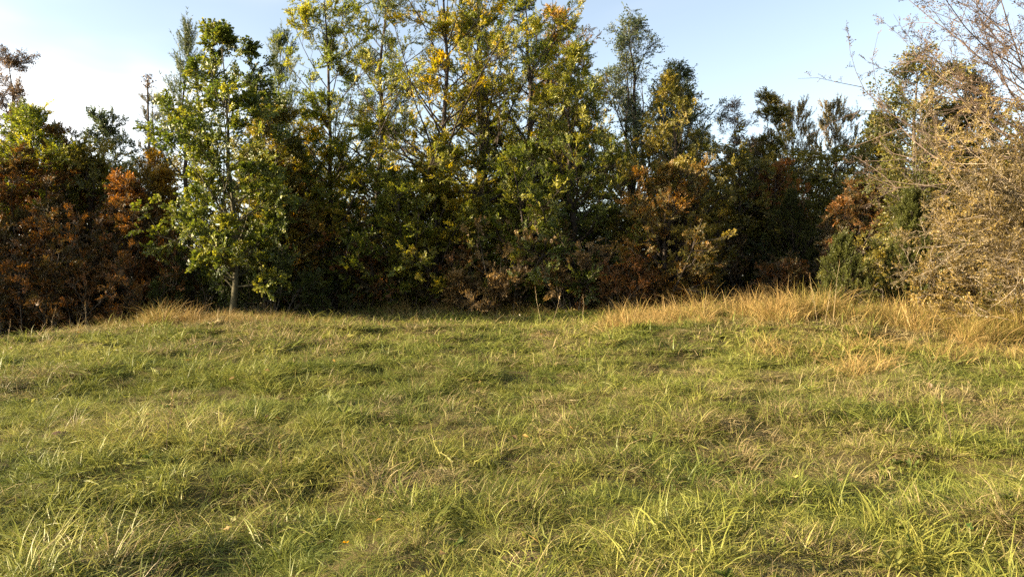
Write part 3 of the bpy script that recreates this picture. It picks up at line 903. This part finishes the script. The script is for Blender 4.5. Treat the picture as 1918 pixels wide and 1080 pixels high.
def tuft(seed, nb, rad, lmin, lmax, w, lean, curl, comb=(0, 0)):
    """one tussock: blades fan out from a small root disc"""
    r = RS(seed)
    a = r.rand(nb) * 6.283; q = np.sqrt(r.rand(nb)) * rad
    root = np.stack([q * np.cos(a), q * np.sin(a), np.full(nb, -.02)], 1)
    L = lmin + (lmax - lmin) * r.rand(nb) ** 1.3
    da = a + r.normal(0, .9, nb)
    out = lean * (.25 + .9 * r.rand(nb)) + .3 * q / max(rad, .01) * lean
    d = np.stack([np.cos(da) * out + comb[0], np.sin(da) * out + comb[1], np.ones(nb)], 1)
    V, Q, T, nv = blades(r, root, L, d, curl * (.3 + 1.2 * r.rand(nb)), w)
    return V, Q, T, np.repeat(r.rand(nb), nv), np.repeat(r.rand(nb), nv)


def sward(seed, nsub, nb, rad, lmin, lmax, w, lean, curl, flop):
    """a patch of turf: several small tufts of differing height, some combed over"""
    r = RS(seed)
    a = r.rand(nsub) * 6.283; q = np.sqrt(r.rand(nsub)) * rad
    cx, cy = q * np.cos(a), q * np.sin(a)
    k = np.repeat(np.arange(nsub), nb)
    n = len(k)
    sc = (.6 + .8 * r.rand(nsub))[k]
    fa = r.rand(nsub) * 6.283; fl = flop * r.rand(nsub)
    a2 = r.rand(n) * 6.283; q2 = .055 * np.sqrt(r.rand(n))
    root = np.stack([cx[k] + q2 * np.cos(a2), cy[k] + q2 * np.sin(a2), np.full(n, -.03)], 1)
    L = (lmin + (lmax - lmin) * r.rand(n) ** 1.4) * sc
    da = a2 + r.normal(0, 1.0, n)
    out = lean * (.15 + 1.0 * r.rand(n))
    d = np.stack([np.cos(da) * out + (np.cos(fa) * fl)[k], np.sin(da) * out + (np.sin(fa) * fl)[k], np.ones(n)], 1)
    V, Q, T, nv = blades(r, root, L, d, curl * (.3 + 1.2 * r.rand(n)), w)
    tone = np.clip(.6 * r.rand(nsub)[k] + .4 * r.rand(n), 0, 1); pick = np.clip(.45 * r.rand(nsub)[k] + .55 * r.rand(n), 0, 1)
    return V, Q, T, np.repeat(tone, nv), np.repeat(pick, nv)


def scatter(name, label, mat, tufts, P, rot, scl, idx, dry, hue):
    me = point_mesh(name, P, (('rot', 'FLOAT_VECTOR', rot), ('scl', 'FLOAT_VECTOR', scl), ('idx', 'INT', idx), ('dry', 'FLOAT', dry), ('hue', 'FLOAT', hue)))
    me.materials.append(mat)
    o = obj(name, me, kind='stuff')
    o['label'] = label; o['category'] = 'grass'
    src = [bpy.data.objects.new(name + '_tuft', new_mesh(name + '_tuft', V, Q, T, {'tone': tone, 'pick': pick}, [mat])) for V, Q, T, tone, pick in tufts]
    md = o.modifiers.new('scatter', 'NODES'); md.node_group = instancer(o, name, src, None)
    return o


def fbm(x, y, s, seed):
    return .55 * vnoise(x / s, y / s, seed) + .3 * vnoise(x / s * 2.1 + 5, y / s * 2.1, seed + 1) + .15 * vnoise(x / s * 4.3, y / s * 4.3 + 9, seed + 2)


# where the tall dry grass grows (0..1)
def tall_zone(x, y):
    edge = 1.5 * (vnoise(x / .8, y / .8, 41) - .5) + 2.4 * (vnoise(x / 2.2, y / 2.2, 43) - .5)
    a = sstep(.6, 4.0, x + edge) * sstep(12.8, 15.4, y + edge * 1.2 - .10 * (6 - x)) * sstep(18.0, 16.8, y)
    a2 = sstep(4.4, 6.8, x + edge) * sstep(10.0, 11.8, y + edge * .8) * sstep(18, 17, y)
    b = np.exp(-((x + 6.7 + edge * .5) / 2.3) ** 2 - ((y - 18.3 + edge * .25) / 1.0) ** 2) * 2.2
    c = np.exp(-((x + 9.7 + edge * .7) / 1.6) ** 2 - ((y - 18.0 + edge * .5) / .5) ** 2) * .55
    d = .55 * sstep(21.0, 22.5, y) * sstep(-6, -3, x)
    return np.clip(np.maximum.reduce([a, a2, b, c, d]), 0, 1)


r = RS(4242)


def dryness(X, Y):
    d = .28 + .95 * (fbm(X, Y, 1.7, 81) - .47) + .75 * (vnoise(X / .28, Y / .28, 85) - .5) + .25 * tall_zone(X, Y) + .08 * sstep(7, 13, Y)
    return np.clip(d * (1 - .8 * sstep(.56, .68, fbm(X, Y, 1.1, 91))), .03, .95)


def hueness(X, Y, n):
    return np.clip(.55 + 1.5 * (fbm(X, Y, 1.4, 95) - .5) + .3 * (r.rand(n) - .5), 0, 1)


def points(bands):
    PP = []
    for y0, y1, dens in bands:
        xw = y1 * .70 + 2.0
        n = int((y1 - y0) * 2 * xw * dens)
        PP.append(np.stack([r.uniform(-xw, xw, n), r.uniform(y0, y1, n)], 1))
    XY = np.concatenate(PP)
    X, Y = XY[:, 0], XY[:, 1]
    bare = (fbm(X, Y, .8, 61) < .24) & (r.rand(len(X)) < .25)
    patch = np.hypot((X - .12) / .34, (Y - 4.2) / .26) < (.35 + .75 * r.rand(len(X)))
    keep = ~(bare | patch) & ~((X < -10) & (Y > 20.5)) & (r.rand(len(X)) > .3 * tall_zone(X, Y))
    return X[keep], Y[keep]


# the turf itself
X, Y = points([(2.6, 5.5, 88), (5.5, 8.5, 72), (8.5, 12.5, 52), (12.5, 17., 36), (17., 24.5, 25)])
n = len(X)
s = (.64 + .85 * sstep(.36, .66, fbm(X, Y, .42, 71))) * (.75 + .45 * r.rand(n)) * (1 + .030 * np.clip(Y - 8, 0, 12))
tufts = [sward(20 + k, 8, 17, .16, *a) for k, a in enumerate([
    (.06, .16, .0042, .7, 1.2, .5), (.08, .19, .0045, .6, 1.5, .8), (.05, .12, .0040, .9, 1.2, .6), (.09, .23, .0046, .6, 1.9, 1.0),
    (.06, .17, .0040, 1.0, 2.0, 1.0), (.08, .20, .0042, .8, 2.1, 1.2), (.05, .14, .0038, 1.1, 1.6, 1.2), (.09, .20, .0048, .5, 1.3, .4)])]
idx = r.randint(0, 8, n)
rot = np.stack([r.normal(0, .10, n), r.normal(0, .10, n), r.rand(n) * 6.283], 1)
hs = np.maximum(s, .75) * (1 + .03 * np.clip(Y - 8, 0, 12))
far = Y > 10.5 + r.rand(n) * 2.5
tufts += [sward(30 + k, 7, 9, .16, *a) for k, a in enumerate([
    (.08, .18, .0085, .7, 1.3, .6), (.06, .15, .0080, .9, 1.5, .8), (.10, .22, .0090, .7, 1.8, 1.0), (.07, .18, .0078, 1.0, 1.9, 1.2)])]
idx = np.where(far, 8 + idx % 4, idx)
scatter('meadow_grass', 'short tussocky green and straw coloured meadow grass', GRASS, tufts, np.stack([X, Y, ground_h(X, Y) - .01], 1),
        rot, np.stack([hs, hs, s], 1), idx, dryness(X, Y), hueness(X, Y, n))

# longer tussocks standing out of the turf, in loose drifts
X, Y = points([(2.6, 5.5, 27), (5.5, 8.5, 25), (8.5, 12.5, 24), (12.5, 17., 18), (17., 24., 10)])
keep = r.rand(len(X)) < np.clip(2.6 * (fbm(X, Y, 1.0, 131) - .34), .04, 1)
X, Y = X[keep], Y[keep]
n = len(X)
s = (.48 + .50 * r.rand(n)) * (.7 + .5 * fbm(X, Y, 1.3, 141))
tufts = [tuft(41, 80, .07, .16, .34, .0046, .6, 1.3), tuft(42, 90, .09, .16, .36, .0042, .7, 1.7), tuft(43, 70, .06, .16, .36, .0048, .5, 1.5, comb=(.4, 0)),
         tuft(44, 90, .10, .14, .30, .0044, .8, 1.5, comb=(.5, .2)), tuft(45, 70, .05, .18, .38, .0040, .45, 1.6, comb=(.3, -.2))]
idx = r.randint(0, 5, n)
rot = np.stack([r.normal(0, .15, n), r.normal(0, .15, n), r.rand(n) * 6.283], 1)
scatter('grass_tussocks', 'longer arching tussocks of green and bleached grass standing out of the meadow', GRASS, tufts,
        np.stack([X, Y, ground_h(X, Y) - .01], 1), rot, np.stack([s, s, s], 1), idx, np.clip(dryness(X, Y) + .25 * (r.rand(n) - .5), 0, 1), hueness(X, Y, n))

# tall dry grass on the bank, round the oak and along the wood's edge
n = 60000
X = r.uniform(-13, 15, n); Y = r.uniform(10, 24, n)
tz = tall_zone(X, Y)
keep = r.rand(n) < tz ** 1.0 * .85 * np.clip(5.0 * (vnoise(X / .42, Y / .42, 151) - .42) * (.4 + vnoise(X / 1.3, Y / 1.3, 153)), .06, 1)
X, Y, tz = X[keep], Y[keep], tz[keep]
n = len(X)
lf = fbm(X, Y, 1.1, 111)
s = (.38 + .70 * sstep(.3, .7, lf)) * (.65 + .6 * r.rand(n)) * (.5 + .5 * tz) * np.where(X < -3, .95, 1.0)
dry = np.clip(.62 + 1.1 * (fbm(X, Y, 1.3, 121) - .45) - .5 * sstep(21, 22, Y) * 0, .15, 1)
hue = r.rand(n)
tufts = [tuft(11, 26, .08, .35, .88, .0070, .30, .7), tuft(12, 24, .07, .4, .95, .0066, .35, .9, comb=(.15, 0)),
         tuft(13, 30, .11, .22, .70, .0074, .6, 1.2), tuft(14, 24, .09, .30, .80, .0068, .5, 1.3, comb=(.35, .1))]
idx = r.choice(4, n)
rot = np.stack([r.normal(0, .12, n), r.normal(0, .12, n) + .06, r.rand(n) * 6.28], 1)
scatter('tall_dry_grass', 'tall tan dry grass on the bank, round the oak and along the wood edge', TALL, tufts,
        np.stack([X, Y, ground_h(X, Y) - .02], 1), rot, np.stack([s, s, s], 1), idx, dry, hue)

# ------------------------------------------------------------------ single stalks, weeds, fallen leaves, bare soil
STRAW = bark_mat('dry_stalk', (.20, .15, .08), (.36, .28, .16), 30)
DARKSTALK = bark_mat('dark_dry_stalk', (.07, .05, .03), (.16, .11, .07), 30)


def at_ground(px, py):
    """the point of the ground seen at a photo position"""
    for D in np.arange(3.0, 24, .05):
        xx = (px - CX) / F * D
        if HZ + F * (CAMZ - float(ground_h(xx, D))) / D <= py:
            return xx, D
    return (px - CX) / F * 20, 20


def stalk(label, px, D, h, seed, mat=STRAW, leanx=0., head=1, rad=.0038):
    r = RS(seed)
    xx = (px - CX) / F * D
    root = thing('dead_stalk', label, 'stalk', (xx, D, float(ground_h(xx, D)) - .03), 'dead stalks in the grass')
    p = polylines(r, np.zeros((1, 3)), np.array([[leanx, .05, 1.]]), np.array([h]), 9, 0., .035)
    obj('stem', new_mesh('stem', *tubes(p, (rad * np.linspace(1, .45, 9))[None], 5), mats=[mat], smooth=True), root)
    nb = 2 + r.randint(3)
    u = .45 + .5 * r.rand(nb)
    S, T = along(p, np.zeros(nb, int), u)
    b = polylines(r, S, spread(r, T, .5 + .5 * r.rand(nb)), h * (.08 + .12 * r.rand(nb)), 4, .3, .1)
    obj('side_stems', new_mesh('side_stems', *tubes(b, np.full((nb, 4), rad * .5), 3), mats=[mat]), root, kind='stuff')
    if head:
        n = 40
        P = p[0, -1] + r.normal(0, 1, (n, 3)) * np.array([.006, .006, .05])
        V, T_, tn = leaf_cards(r, P, r.normal(size=(n, 3)) + np.array([0, 0, 1.5]), r.normal(size=(n, 3)), np.full(n, .016), r.rand(n), width=.35)
        obj('seed_head', new_mesh('seed_head', V, None, T_, {'tone': tn}, [LM['brown']]), root, kind='stuff')
    return root


for k, (lab, px, D, h, lx) in enumerate([
    ('tall pale stalk at the centre, left of its neighbour', 1013, 17.6, .95, .02),
    ('leaning pale stalk at the centre, right of its neighbour', 1030, 17.2, .85, .22),
    ('thin stalk leaning right beside the shaded grass right of centre', 1085, 17.4, .75, .25),
    ('straight pale stalk before the juniper, left of three', 1533, 13.9, .95, -.12),
    ('short pale stalk before the juniper, middle of three', 1546, 13.6, .75, -.02),
    ('tallest pale stalk before the juniper, right of three', 1560, 13.8, 1.25, .09),
    ('upright thin stalk against the dark wood near the left edge', 97, 17.8, .75, .0),
    ('thin stalk leaning right against the dark wood left of the oak', 160, 17.6, .7, .14),
    ('short stalk leaning right at the far left edge of the meadow', 10, 17.2, .55, .15),
    ('slanting stalk low against the dark wood near the left edge', 66, 17.0, .45, .4),
]):
    stalk(lab, px, D, h, 300 + k, leanx=lx)
for k, (lab, px, py, h) in enumerate([
    ('dark branched weed stem standing in the left meadow', 311, 850, .46),
    ('small dark weed stem in the meadow below the centre', 525, 905, .30),
    ('thin dark weed stem in the right meadow', 1785, 850, .42),
]):
    xx, D = at_ground(px, py)
    stalk(lab, px, D, h, 330 + k, mat=DARKSTALK, rad=.0035)


def fallen_leaf(label, px, py, size, colour, seed, lift=.12):
    r = RS(seed)
    xx, D = at_ground(px, py)
    m = leaf_mat('fallen_leaf', *[tuple(c * k for c in colour) for k in (.7, 1., 1.25)])
    # lobed blade, slightly cupped, with a stalk
    th = np.linspace(-2.75, 2.75, 19)
    rad = size * (.55 + .14 * np.cos(th * 4.6)) * (.8 + .2 * np.cos(th))
    V = [[0, 0, 0]] + [[a * math.cos(t), a * math.sin(t) * .8, .25 * a * a / size + r.normal(0, size * .03)] for a, t in zip(rad, th)]
    T = [[0, k, k + 1] for k in range(1, 19)]
    root = thing('fallen_leaf', label, 'leaf', (xx, D, float(ground_h(xx, D)) + lift), 'fallen leaves on the grass')
    root.rotation_euler = (r.normal(0, .3) + .5, r.normal(0, .3) - .3, r.rand() * 6.28)
    obj('blade', new_mesh('blade', V, None, T, {'tone': r.rand(20)}, [m]), root)
    p = polylines(r, np.array([[0, 0, 0.]]), np.array([[-1., 0, -.2]]), np.array([size * .8]), 5, 0, .1)
    obj('leaf_stalk', new_mesh('leaf_stalk', *tubes(p, np.full((1, 5), .0015), 4), mats=[STRAW]), root)


fallen_leaf('pale yellow green fallen leaf near the bottom left', 434, 1010, .045, (.42, .40, .16), 401)
fallen_leaf('pale tan fallen leaf beside the yellow green one', 425, 1028, .045, (.45, .33, .17), 402)
fallen_leaf('small buff fallen leaf left of the pale pair', 410, 1030, .030, (.40, .30, .16), 403)
fallen_leaf('bright orange yellow fallen leaf at the bottom left of centre', 646, 1060, .045, (.55, .27, .03), 404)
fallen_leaf('yellow fallen leaf on bare ground right of centre', 1493, 928, .035, (.50, .38, .08), 405)
fallen_leaf('tan fallen leaf in the right meadow', 1816, 735, .06, (.45, .27, .14), 406)
fallen_leaf('yellow leaf lying in the middle of the meadow', 1097, 822, .04, (.40, .38, .10), 407)
fallen_leaf('broad bright green leaf at the lower right', 1820, 1028, .055, (.20, .30, .04), 408)


def soil_mound(label, px, py, w, h, colour, seed):
    r = RS(seed)
    xx, D = at_ground(px, py)
    m = bark_mat('bare_soil', tuple(c * .6 for c in colour), tuple(c * 1.3 for c in colour), 14)
    k = 22
    u = np.linspace(-1, 1, k)
    A, B = np.meshgrid(u, u)
    q = np.sqrt(A * A + B * B)
    Z = h * np.clip(1 - q ** 1.6, -.6, 1) + .35 * h * (vnoise(A * 5 + seed, B * 5, seed) - .5) + .25 * h * (vnoise(A * 11, B * 11 + seed, seed + 1) - .5)
    GXY = ground_h(xx + A * w, D + B * w * .8)
    V = np.stack([A * w, B * w * .8, GXY - float(ground_h(xx, D)) + Z], -1).reshape(-1, 3)
    i = (np.arange(k - 1)[:, None] * k + np.arange(k - 1)[None]).ravel()
    o = obj('soil_mound', new_mesh('soil_mound', V, np.stack([i, i + 1, i + k + 1, i + k], 1), mats=[m]), loc=(xx, D, float(ground_h(xx, D))))
    o['label'] = label; o['category'] = 'soil'; o['group'] = 'bare soil in the meadow'


soil_mound('bare reddish soil with dead grass at the bottom centre', 1000, 1050, .20, .03, (.12, .078, .045), 501)
soil_mound('small dark scrape of soil in the left meadow', 105, 822, .16, .05, (.10, .06, .035), 502)
soil_mound('dark soil scrape left of the middle of the meadow', 445, 824, .20, .05, (.10, .07, .04), 503)

# ------------------------------------------------------------------ leaf litter along the wood's edge and herbs in the turf
n = 2600
X = r.uniform(-13, 11, n); Y = np.where(r.rand(n) < .08, r.uniform(4, 17, n), 24.5 - 7 * r.rand(n) ** 1.6)
P = np.stack([X, Y, ground_h(X, Y) + .03 + .09 * r.rand(n)], 1)
V, T, tn = leaf_cards(r, P, r.normal(size=(n, 3)) * np.array([1, 1, .35]), r.normal(size=(n, 3)) * .5 + np.array([0, 0, 1.]), .045 + .045 * r.rand(n), r.rand(n), width=.6)
o = obj('leaf_litter', new_mesh('leaf_litter', V, None, T, {'tone': tn}, [LM['brown']]), kind='stuff')
o['label'] = 'brown fallen leaves strewn along the foot of the wood'; o['category'] = 'leaves'


def rosette(seed, nl, ln, wd, rise):
    r = RS(seed)
    az = np.arange(nl) * 2.4 + r.normal(0, .3, nl)
    X = np.stack([np.cos(az), np.sin(az), rise * (.3 + r.rand(nl))], 1)
    return leaf_cards(r, np.stack([.01 * np.cos(az), .01 * np.sin(az), .02 + .03 * r.rand(nl)], 1), X, r.normal(size=(nl, 3)) * .25 + np.array([0, 0, 1.]), ln * (.6 + .7 * r.rand(nl)), .5 * (r.rand(nl) - .5), 'oak', wd)


X, Y = points([(2.8, 8, 3.0), (8, 13, 1.5)])
keep = fbm(X, Y, 1.3, 171) > .5
X, Y = X[keep], Y[keep]
n = len(X)
src = []
for k, a in enumerate([(9, .11, .30, .8), (12, .09, .45, 1.0), (8, .13, .22, 1.2), (14, .07, .5, .7)]):
    V, T, tn = rosette(60 + k, *a)
    src.append(bpy.data.objects.new('herb', new_mesh('herb', V, None, T, {'tone': tn}, [LM['herb']])))
sc1 = .4 + .4 * r.rand(n)
me = point_mesh('meadow_herbs', np.stack([X, Y, ground_h(X, Y) + .03], 1), (('rot', 'FLOAT_VECTOR', np.stack([r.normal(0, .15, n), r.normal(0, .15, n), r.rand(n) * 6.28], 1)),
                ('scl', 'FLOAT_VECTOR', np.repeat(sc1[:, None], 3, 1)), ('idx', 'INT', r.randint(0, 4, n)), ('itone', 'FLOAT', r.rand(n))))
me.materials.append(LM['herb'])
o = obj('meadow_herbs', me, kind='stuff')
o['label'] = 'low broad leaved herbs growing between the grass'; o['category'] = 'herbs'
o.modifiers.new('scatter', 'NODES').node_group = instancer(o, 'meadow_herbs', src, None)
